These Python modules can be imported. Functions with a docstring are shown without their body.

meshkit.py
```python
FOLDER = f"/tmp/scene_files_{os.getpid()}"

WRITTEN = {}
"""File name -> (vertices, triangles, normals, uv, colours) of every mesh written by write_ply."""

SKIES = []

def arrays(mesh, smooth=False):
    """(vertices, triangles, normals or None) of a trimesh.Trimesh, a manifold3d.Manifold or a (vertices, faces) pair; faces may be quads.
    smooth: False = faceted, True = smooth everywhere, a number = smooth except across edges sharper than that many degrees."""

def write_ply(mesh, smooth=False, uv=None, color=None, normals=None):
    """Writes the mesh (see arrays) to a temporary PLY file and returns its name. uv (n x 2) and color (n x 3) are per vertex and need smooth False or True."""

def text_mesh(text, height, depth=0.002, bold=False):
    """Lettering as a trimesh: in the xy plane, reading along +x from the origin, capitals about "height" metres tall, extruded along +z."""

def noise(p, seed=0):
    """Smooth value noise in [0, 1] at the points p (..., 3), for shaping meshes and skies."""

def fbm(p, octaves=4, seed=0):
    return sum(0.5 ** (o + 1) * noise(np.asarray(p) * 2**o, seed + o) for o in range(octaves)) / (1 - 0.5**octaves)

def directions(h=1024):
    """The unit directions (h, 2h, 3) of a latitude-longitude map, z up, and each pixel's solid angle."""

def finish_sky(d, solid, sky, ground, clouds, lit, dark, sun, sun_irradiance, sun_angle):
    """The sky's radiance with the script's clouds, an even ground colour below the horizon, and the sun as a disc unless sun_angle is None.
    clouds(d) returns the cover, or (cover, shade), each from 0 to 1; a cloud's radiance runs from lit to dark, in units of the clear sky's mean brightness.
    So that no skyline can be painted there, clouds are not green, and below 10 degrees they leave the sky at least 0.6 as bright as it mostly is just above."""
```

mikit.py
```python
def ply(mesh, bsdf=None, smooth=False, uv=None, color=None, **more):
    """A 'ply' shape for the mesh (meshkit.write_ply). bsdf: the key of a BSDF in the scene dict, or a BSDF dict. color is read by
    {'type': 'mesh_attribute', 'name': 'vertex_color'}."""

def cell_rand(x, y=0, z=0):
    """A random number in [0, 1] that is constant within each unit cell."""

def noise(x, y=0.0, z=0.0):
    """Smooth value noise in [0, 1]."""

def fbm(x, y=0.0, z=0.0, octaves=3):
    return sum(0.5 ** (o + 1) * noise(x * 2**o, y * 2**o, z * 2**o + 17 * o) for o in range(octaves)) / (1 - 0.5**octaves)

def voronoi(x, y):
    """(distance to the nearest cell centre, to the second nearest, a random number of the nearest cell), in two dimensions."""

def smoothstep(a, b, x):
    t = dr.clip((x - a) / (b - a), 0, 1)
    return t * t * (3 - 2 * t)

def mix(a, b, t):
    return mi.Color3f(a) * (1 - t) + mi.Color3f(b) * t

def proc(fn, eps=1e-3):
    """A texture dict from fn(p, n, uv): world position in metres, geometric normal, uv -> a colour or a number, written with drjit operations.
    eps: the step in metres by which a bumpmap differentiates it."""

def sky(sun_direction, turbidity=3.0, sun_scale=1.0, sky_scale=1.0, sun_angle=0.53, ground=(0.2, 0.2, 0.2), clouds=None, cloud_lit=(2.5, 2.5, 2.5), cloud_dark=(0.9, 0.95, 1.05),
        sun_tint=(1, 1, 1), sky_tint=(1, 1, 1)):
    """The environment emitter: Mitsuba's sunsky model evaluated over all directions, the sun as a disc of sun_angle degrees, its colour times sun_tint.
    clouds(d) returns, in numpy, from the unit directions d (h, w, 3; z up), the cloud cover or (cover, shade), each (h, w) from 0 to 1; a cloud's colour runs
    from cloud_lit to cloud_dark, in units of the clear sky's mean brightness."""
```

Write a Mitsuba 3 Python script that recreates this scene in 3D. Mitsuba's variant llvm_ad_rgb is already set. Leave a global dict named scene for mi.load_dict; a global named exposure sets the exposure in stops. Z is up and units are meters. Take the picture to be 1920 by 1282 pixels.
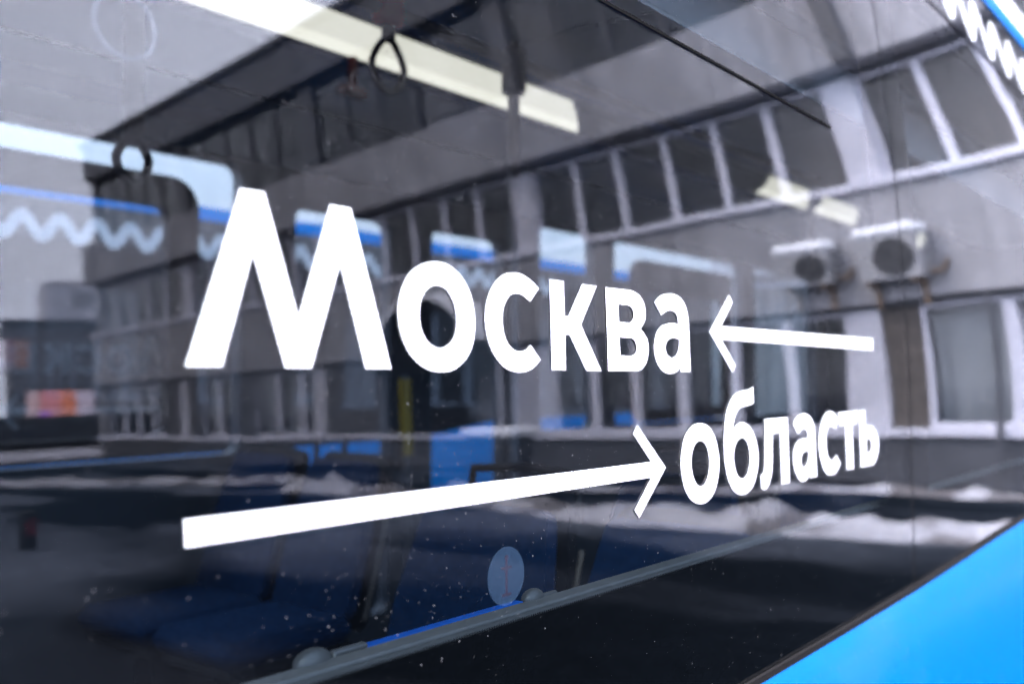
import math, random
import numpy as np, trimesh, mitsuba as mi, drjit as dr, mikit, meshkit
from shapely.geometry import Polygon, LineString, Point, box as sbox
from shapely import affinity
T = mi.ScalarTransform4f
scene, labels = {}, {}
rng = random.Random(7); nrng = np.random.default_rng(7)
PI = math.pi

# ------------------------------------------------------------------ camera, sky, exposure
AZ, PITCH, FOV = math.atan(1480/1867), math.atan(64/1867), 2*math.degrees(math.atan(960/1867))
look = [math.cos(AZ)*math.cos(PITCH), math.sin(AZ)*math.cos(PITCH), math.sin(PITCH)]
EYE = [0, -.62, 1.5]
scene['camera'] = {'type': 'thinlens', 'fov': FOV, 'fov_axis': 'x', 'aperture_radius': .0056, 'focus_distance': 1.14,
    'to_world': T().look_at(origin=EYE, target=[EYE[i]+look[i] for i in range(3)], up=[0, 0, 1]), 'near_clip': .02, 'far_clip': 3000.0}
exposure = 4.3
SKY_GAIN = 1.0
def overcast(d):
    n = meshkit.fbm(d*np.array([3., 3., 5.])+4, octaves=4, seed=5)
    return np.ones(d.shape[:2]), np.clip((n-.42)*1.6, 0, .45)
scene['sky'] = mikit.sky([-.5, -.45, .75], turbidity=5, sun_scale=.12, sun_angle=30, clouds=overcast,
    cloud_lit=tuple(SKY_GAIN*c for c in (2.3, 2.42, 3.0)), cloud_dark=tuple(SKY_GAIN*c for c in (1.52, 1.6, 2.05)))
LAMP, LED = 0.088, 0.14

# ------------------------------------------------------------------ helpers
def numbered(name):
    if not any(k == name or k.startswith(name+'__') for k in scene): return name
    i = 1
    while any(k == f'{name}_{i:03d}' or k.startswith(f'{name}_{i:03d}__') for k in scene): i += 1
    return f'{name}_{i:03d}'
COUNT = {}
def put(name, mesh, bsdf, parent=None, smooth=False, tw=None, label=None, **more):
    base = parent+'__'+name if parent else name
    n = COUNT.get(base, 0); COUNT[base] = n+1
    key = base if n == 0 else f'{base}_{n:03d}'
    d = dict(mesh) if isinstance(mesh, dict) else mikit.ply(mesh, bsdf, smooth=smooth, **more)
    if isinstance(mesh, dict) and bsdf: d['bsdf'] = {'type': 'ref', 'id': bsdf}
    if tw is not None: d['to_world'] = tw
    scene[key] = d
    if label: labels[key] = {'label': label}
    return key
def thing(name, label, cat, group=None, kind=None):
    n = COUNT.get(name, 0); COUNT[name] = n+1
    key = name if n == 0 else f'{name}_{n:03d}'
    labels[key] = {'label': label, 'category': cat}
    if group: labels[key]['group'] = group
    if kind: labels[key]['kind'] = kind
    return key
def structure(name, mesh, bsdf, smooth=False, kind='structure', label=None):
    k = put(name, mesh, bsdf, smooth=smooth); labels[k] = {'kind': kind}
    if label: labels[k]['label'] = label
    return k
def bx(x0, x1, y0, y1, z0, z1, r=0):
    if r <= 0:
        m = trimesh.creation.box(bounds=[[x0, y0, z0], [x1, y1, z1]]); return m
    p = []
    for sx in (0, 1):
        for sy in (0, 1):
            for sz in (0, 1):
                c = (x1 if sx else x0, y1 if sy else y0, z1 if sz else z0); s = [(-1 if q else 1)*r for q in (sx, sy, sz)]
                p += [(c[0]+s[0], c[1]+s[1], c[2]), (c[0]+s[0], c[1], c[2]+s[2]), (c[0], c[1]+s[1], c[2]+s[2])]
    return trimesh.convex.convex_hull(np.array(p))
def join(*ms): return trimesh.util.concatenate(list(ms))
def tube(pts, r, n=10, cap=True):
    pts = np.array(pts, float); V = []; F = []
    tang = np.gradient(pts, axis=0); tang /= np.linalg.norm(tang, axis=1, keepdims=True)
    ref = np.array([0, 0, 1.]) if abs(tang[0][2]) < .9 else np.array([1., 0, 0])
    a = np.cross(tang[0], ref); a /= np.linalg.norm(a)
    for i, (p, t) in enumerate(zip(pts, tang)):
        a = a-t*a.dot(t); a /= np.linalg.norm(a); b = np.cross(t, a)
        for k in range(n):
            q = 2*PI*k/n; V.append(p+r*(a*math.cos(q)+b*math.sin(q)))
    for i in range(len(pts)-1):
        for k in range(n):
            k2 = (k+1) % n; p, q = i*n, (i+1)*n
            F += [(p+k, p+k2, q+k2), (p+k, q+k2, q+k)]
    if cap:
        V += [pts[0], pts[-1]]; e = len(V)
        for k in range(n):
            F += [(e-2, (k+1) % n, k), (e-1, (len(pts)-1)*n+k, (len(pts)-1)*n+(k+1) % n)]
    m = trimesh.Trimesh(V, F, process=False); return m
def ext(poly, depth):
    gs = getattr(poly, 'geoms', [poly])
    return trimesh.util.concatenate([trimesh.creation.extrude_polygon(g, depth, engine='earcut') for g in gs if g.area > 1e-9])
def rrect(x0, x1, y0, y1, r):
    return sbox(x0+r, y0+r, x1-r, y1-r).buffer(r, 8)

# ------------------------------------------------------------------ materials
def prin(color, rough=.5, **k):
    return {'type': 'twosided', 'bsdf': {'type': 'principled', 'base_color': color if isinstance(color, dict) else {'type': 'rgb', 'value': list(color)}, 'roughness': rough, **k}}
def mat(name, d): scene[name] = d; return name
P = mikit.proc
def speckle(base, var, scale, stretch=1.0):
    def fn(p, n, uv):
        f = mikit.fbm(p.x*scale, p.y*scale, p.z*scale*stretch, 4)
        return mi.Color3f(base)*(1+var*(f-.5)*2)
    return P(fn)
mat('glass_mat', {'type': 'thindielectric', 'int_ior': 1.47, 'specular_transmittance': {'type': 'rgb', 'value': [.46, .555, .625]}})
mat('clear_glass_mat', {'type': 'thindielectric', 'int_ior': 1.5, 'specular_transmittance': {'type': 'rgb', 'value': [.84, .87, .88]}})
mat('office_glass_mat', {'type': 'thindielectric', 'int_ior': 1.3, 'specular_transmittance': {'type': 'rgb', 'value': [.72, .76, .78]}})
mat('vinyl_mat', prin((.86, .86, .86), .45))
mat('vinyl_backlit_mat', prin((.26, .26, .27), .6))  # grey adhesive back, with the dim backlit look put into its colour
mat('frit_mat', prin((.0022, .002, .002), .6, specular=.05))
def bus_blue(p, n, uv):
    f = mikit.fbm(p.x*3, p.z*5, p.y, 4); g = mikit.fbm(p.x*90, p.z*90, p.y, 2)
    d = mikit.smoothstep(.60, .85, f)*.05+mikit.smoothstep(.74, .86, g)*.05
    return mikit.mix((.0, .142, .46), (.22, .24, .26), d)
mat('blue_mat', prin(P(bus_blue), .35, specular=.1, clearcoat=.5, clearcoat_gloss=.98))
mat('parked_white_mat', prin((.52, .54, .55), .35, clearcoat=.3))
mat('white_paint_mat', prin((.78, .79, .80), .3, clearcoat=.4))
mat('rubber_mat', prin((.010, .009, .0085), .55, specular=.2))
mat('interior_mat', prin(speckle((.022, .028, .036), .12, 3), .55))
mat('lining_mat', prin(speckle((.11, .115, .125), .05, 2), .5))
mat('ceiling_mat', prin(speckle((.125, .168, .21), .08, 2.5), .45))
mat('ceiling_blue_mat', prin((.01, .03, .11), .4))
mat('floor_mat', prin(speckle((.02, .021, .024), .35, 40), .6))
mat('sill_mat', prin(speckle((.080, .078, .076), .14, 60), .5))
mat('sill_upper_mat', prin(speckle((.104, .098, .092), .14, 60), .45))
mat('blue_plastic_mat', prin((.0, .075, .33), .5, specular=.2))
mat('seat_mat', prin(speckle((.0003, .019, .062), .25, 60), .85, specular=.1))
mat('shell_mat', prin((.007, .007, .009), .5, specular=.2))
mat('beige_mat', prin((.13, .105, .085), .5))
mat('yellow_mat', prin((.30, .20, .012), .35))
mat('red_mat', prin((.62, .010, .03), .4))
mat('dull_red_mat', prin((.10, .006, .012), .6))
mat('strap_mat', prin((.008, .008, .011), .5, specular=.2))
mat('pole_mat', prin((.10, .10, .11), .35, metallic=.4))
mat('black_paint_mat', prin((.012, .013, .016), .06, specular=.6))
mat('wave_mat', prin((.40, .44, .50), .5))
mat('clip_mat', prin((.09, .085, .08), .4, metallic=.3))
def concrete(p, n, uv):
    f = mikit.fbm(p.x*1.3, p.y*1.3, p.z*1.3, 5)
    s = mikit.fbm(p.y*5, p.x*5, p.z*.5, 4)
    t = mikit.fbm(p.y*18, p.x*18, p.z*18, 3)
    return mi.Color3f(.268, .267, .283)*(1+.5*(f-.5)+.75*(s-.5)+.2*(t-.5))
mat('concrete_mat', prin(P(concrete), .85))
def plinth(p, n, uv):
    f = mikit.fbm(p.y*2.2, p.x*2.2, p.z*2.2, 5)
    return mi.Color3f(.055, .058, .068)*(1+.9*(f-.5))
mat('plinth_mat', prin(P(plinth), .5))
mat('frame_mat', prin(speckle((.50, .50, .56), .18, 6), .5))
mat('pier_mat', prin(speckle((.46, .46, .51), .2, 2.5), .7))
mat('dark_metal_mat', prin(speckle((.05, .052, .06), .5, 4), .5))
def curtain(p, n, uv):
    f = mikit.fbm(p.y*7, p.x*7, p.z*.2, 3)
    return mi.Color3f(.17, .145, .135)*(.6+.8*f)
mat('curtain_mat', prin(P(curtain), .9))
mat('drape_mat', prin(speckle((.075, .065, .058), .5, 6), .8))
def sheer(p, n, uv):
    f = mikit.fbm(p.y*6, p.x*6, p.z*.25, 3)
    return mi.Color3f(.34, .335, .34)*(.6+.8*f)
mat('sheer_mat', prin(P(sheer), .9))
mat('room_mat', prin((.035, .035, .04), .9))
mat('ac_mat', prin(speckle((.25, .25, .26), .25, 5), .5))
mat('black_cloth_mat', prin((.006, .006, .008), .9, specular=.1))
mat('grille_mat', prin((.02, .02, .022), .5))
mat('rust_mat', prin(speckle((.16, .11, .07), .6, 12), .8))
def snow(p, n, uv):
    f = mikit.fbm(p.x*2.5, p.y*2.5, p.z*2.5, 5)
    g = mikit.fbm(p.x*14, p.y*14, p.z*14, 3)
    d = mikit.smoothstep(.46, .62, f)*.85
    return mikit.mix(mi.Color3f(.43, .43, .46)*(.7+.6*g), mi.Color3f(.11, .10, .10), d)
mat('snow_mat', {'type': 'twosided', 'bsdf': {'type': 'diffuse', 'reflectance': P(snow)}})
mat('fresh_snow_mat', prin(speckle((.84, .85, .88), .06, 8), .9))
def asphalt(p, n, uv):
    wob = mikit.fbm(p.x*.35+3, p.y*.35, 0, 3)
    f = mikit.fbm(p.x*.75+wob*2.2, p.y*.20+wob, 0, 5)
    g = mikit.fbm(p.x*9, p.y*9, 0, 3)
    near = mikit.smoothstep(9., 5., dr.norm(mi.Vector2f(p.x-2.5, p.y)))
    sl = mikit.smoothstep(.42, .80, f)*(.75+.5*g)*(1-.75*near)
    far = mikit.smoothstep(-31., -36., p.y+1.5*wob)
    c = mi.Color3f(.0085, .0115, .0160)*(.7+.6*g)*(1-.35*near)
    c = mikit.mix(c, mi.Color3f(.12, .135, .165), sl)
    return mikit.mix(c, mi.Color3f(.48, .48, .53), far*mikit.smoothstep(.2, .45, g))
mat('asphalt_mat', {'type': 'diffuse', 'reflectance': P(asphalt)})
mat('far_wall_mat', prin(speckle((.46, .46, .50), .1, .3), .9))
mat('pavilion_mat', prin(speckle((.13, .135, .15), .2, 1.), .8))
mat('hedge_mat', prin(speckle((.018, .02, .024), .6, 3), .9))
mat('speck_mat', prin((.19, .19, .20), .8, specular=.1))
mat('dark_speck_mat', prin((.03, .03, .03), .7))
mat('sticker_mat', {'type': 'blendbsdf', 'weight': .05, 'a': {'type': 'thindielectric', 'int_ior': 1.3}, 'b': {'type': 'twosided', 'bsdf': {'type': 'diffuse', 'reflectance': {'type': 'rgb', 'value': [.16, .30, .50]}}}})
mat('sticker_red_mat', {'type': 'blendbsdf', 'weight': .03, 'a': {'type': 'thindielectric', 'int_ior': 1.3}, 'b': {'type': 'twosided', 'bsdf': {'type': 'diffuse', 'reflectance': {'type': 'rgb', 'value': [.30, .12, .16]}}}})

# ------------------------------------------------------------------ the curved side of the bus: y (inwards) as a function of the height above the eye line
EZ = 1.5
def dl(h):
    q = np.asarray(h, float)+.15; hs = .19/(2*.068)
    return .009*np.asarray(h, float)+np.where(q < 0, 0, np.where(q < hs, .068*q*q, .068*hs*hs+.19*(q-hs)))
def sl(h): return .009+np.clip(2*.068*(np.asarray(h, float)+.15), 0, .19)
def wrap(m, off, Y0=0, flat=False):
    """a mesh given as (x, height, thickness outwards) laid on the bus side, off metres outside it"""
    v = np.array(m.vertices); h = v[:, 1]
    s = np.zeros(len(h)) if flat else sl(h); L = np.sqrt(1+s*s); o = off+v[:, 2]
    y = (0 if flat else dl(h))-o/L; z = EZ+h+0*o-o*s/L*-1
    return trimesh.Trimesh(np.stack([v[:, 0], Y0+y, z], 1), m.faces, process=False)
def lay(poly, off, th=.0006, size=None, **k):
    m = ext(poly, th)
    if size:
        v, f = trimesh.remesh.subdivide_to_size(m.vertices, m.faces, size, max_iter=12); m = trimesh.Trimesh(v, f, process=False)
    return wrap(m, off, **k)
def sheet(x0, x1, h0, h1, off, nx=2, nh=24, **k):
    xs, hs = np.linspace(x0, x1, nx), np.linspace(h0, h1, nh)
    V = [(x, h, 0) for h in hs for x in xs]
    F = []
    for j in range(nh-1):
        for i in range(nx-1):
            a = j*nx+i; F += [(a, a+1, a+nx+1), (a, a+nx+1, a+nx)]
    return wrap(trimesh.Trimesh(V, F, process=False), off, **k)

# ------------------------------------------------------------------ ground, snow
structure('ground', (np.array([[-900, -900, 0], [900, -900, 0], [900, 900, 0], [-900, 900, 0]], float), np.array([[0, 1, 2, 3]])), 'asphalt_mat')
def bank(path, width, height, seed, n=160, m=26):
    path = np.array(path, float); d = np.r_[0, np.cumsum(np.linalg.norm(np.diff(path, axis=0), axis=1))]
    s = np.linspace(0, d[-1], n); c = np.stack([np.interp(s, d, path[:, k]) for k in (0, 1)], 1)
    c[:, 0] += .35*(meshkit.noise(np.stack([s*.7, 0*s+seed, 0*s], 1))-.5)
    t = np.gradient(c, axis=0); t /= np.linalg.norm(t, axis=1, keepdims=True); nn = np.stack([-t[:, 1], t[:, 0]], 1)
    V = []
    for i in range(n):
        e = min(1, min(i, n-1-i)/6)
        for j in range(m):
            q = -1+2*j/(m-1); p = c[i]+nn[i]*q*width/2*(.75+.5*meshkit.noise(np.array([s[i]*.9, seed+3., 0.])))
            nz = meshkit.fbm(np.array([p[0]*2.2, p[1]*2.2, seed*1.0]), 5)
            V.append([p[0], p[1], -.02+height*e*(1-abs(q)**2.2)*(.15+1.6*nz*(.5+.6*nz))*(1 if abs(q) < 1 else 0)])
    F = []
    for i in range(n-1):
        for j in range(m-1):
            a = i*m+j; F += [(a, a+1, a+m+1), (a, a+m+1, a+m)]
    return trimesh.Trimesh(V, F)
structure('snow_bank', bank([(10.9, -13), (10.3, -8.5), (9.7, -6), (9.6, -4.2), (9.9, -2.4), (10.3, 0), (10.6, 6)], .75, .23, 1, n=260), 'snow_mat', smooth=True)
structure('snow_bank', bank([(9.2, -24), (10.2, -20.6), (11.4, -17.5), (12.3, -14)], 1.0, .16, 2), 'snow_mat', smooth=True)
structure('snow_bank', bank([(13.3, -5.6), (13.7, -4), (13.9, -2), (14.2, 3)], .6, .10, 3), 'snow_mat', smooth=True)
structure('snow_bank', bank([(12.2, -10.5), (12.6, -7.5), (12.6, -5.2)], .5, .10, 4), 'snow_mat', smooth=True)

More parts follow.
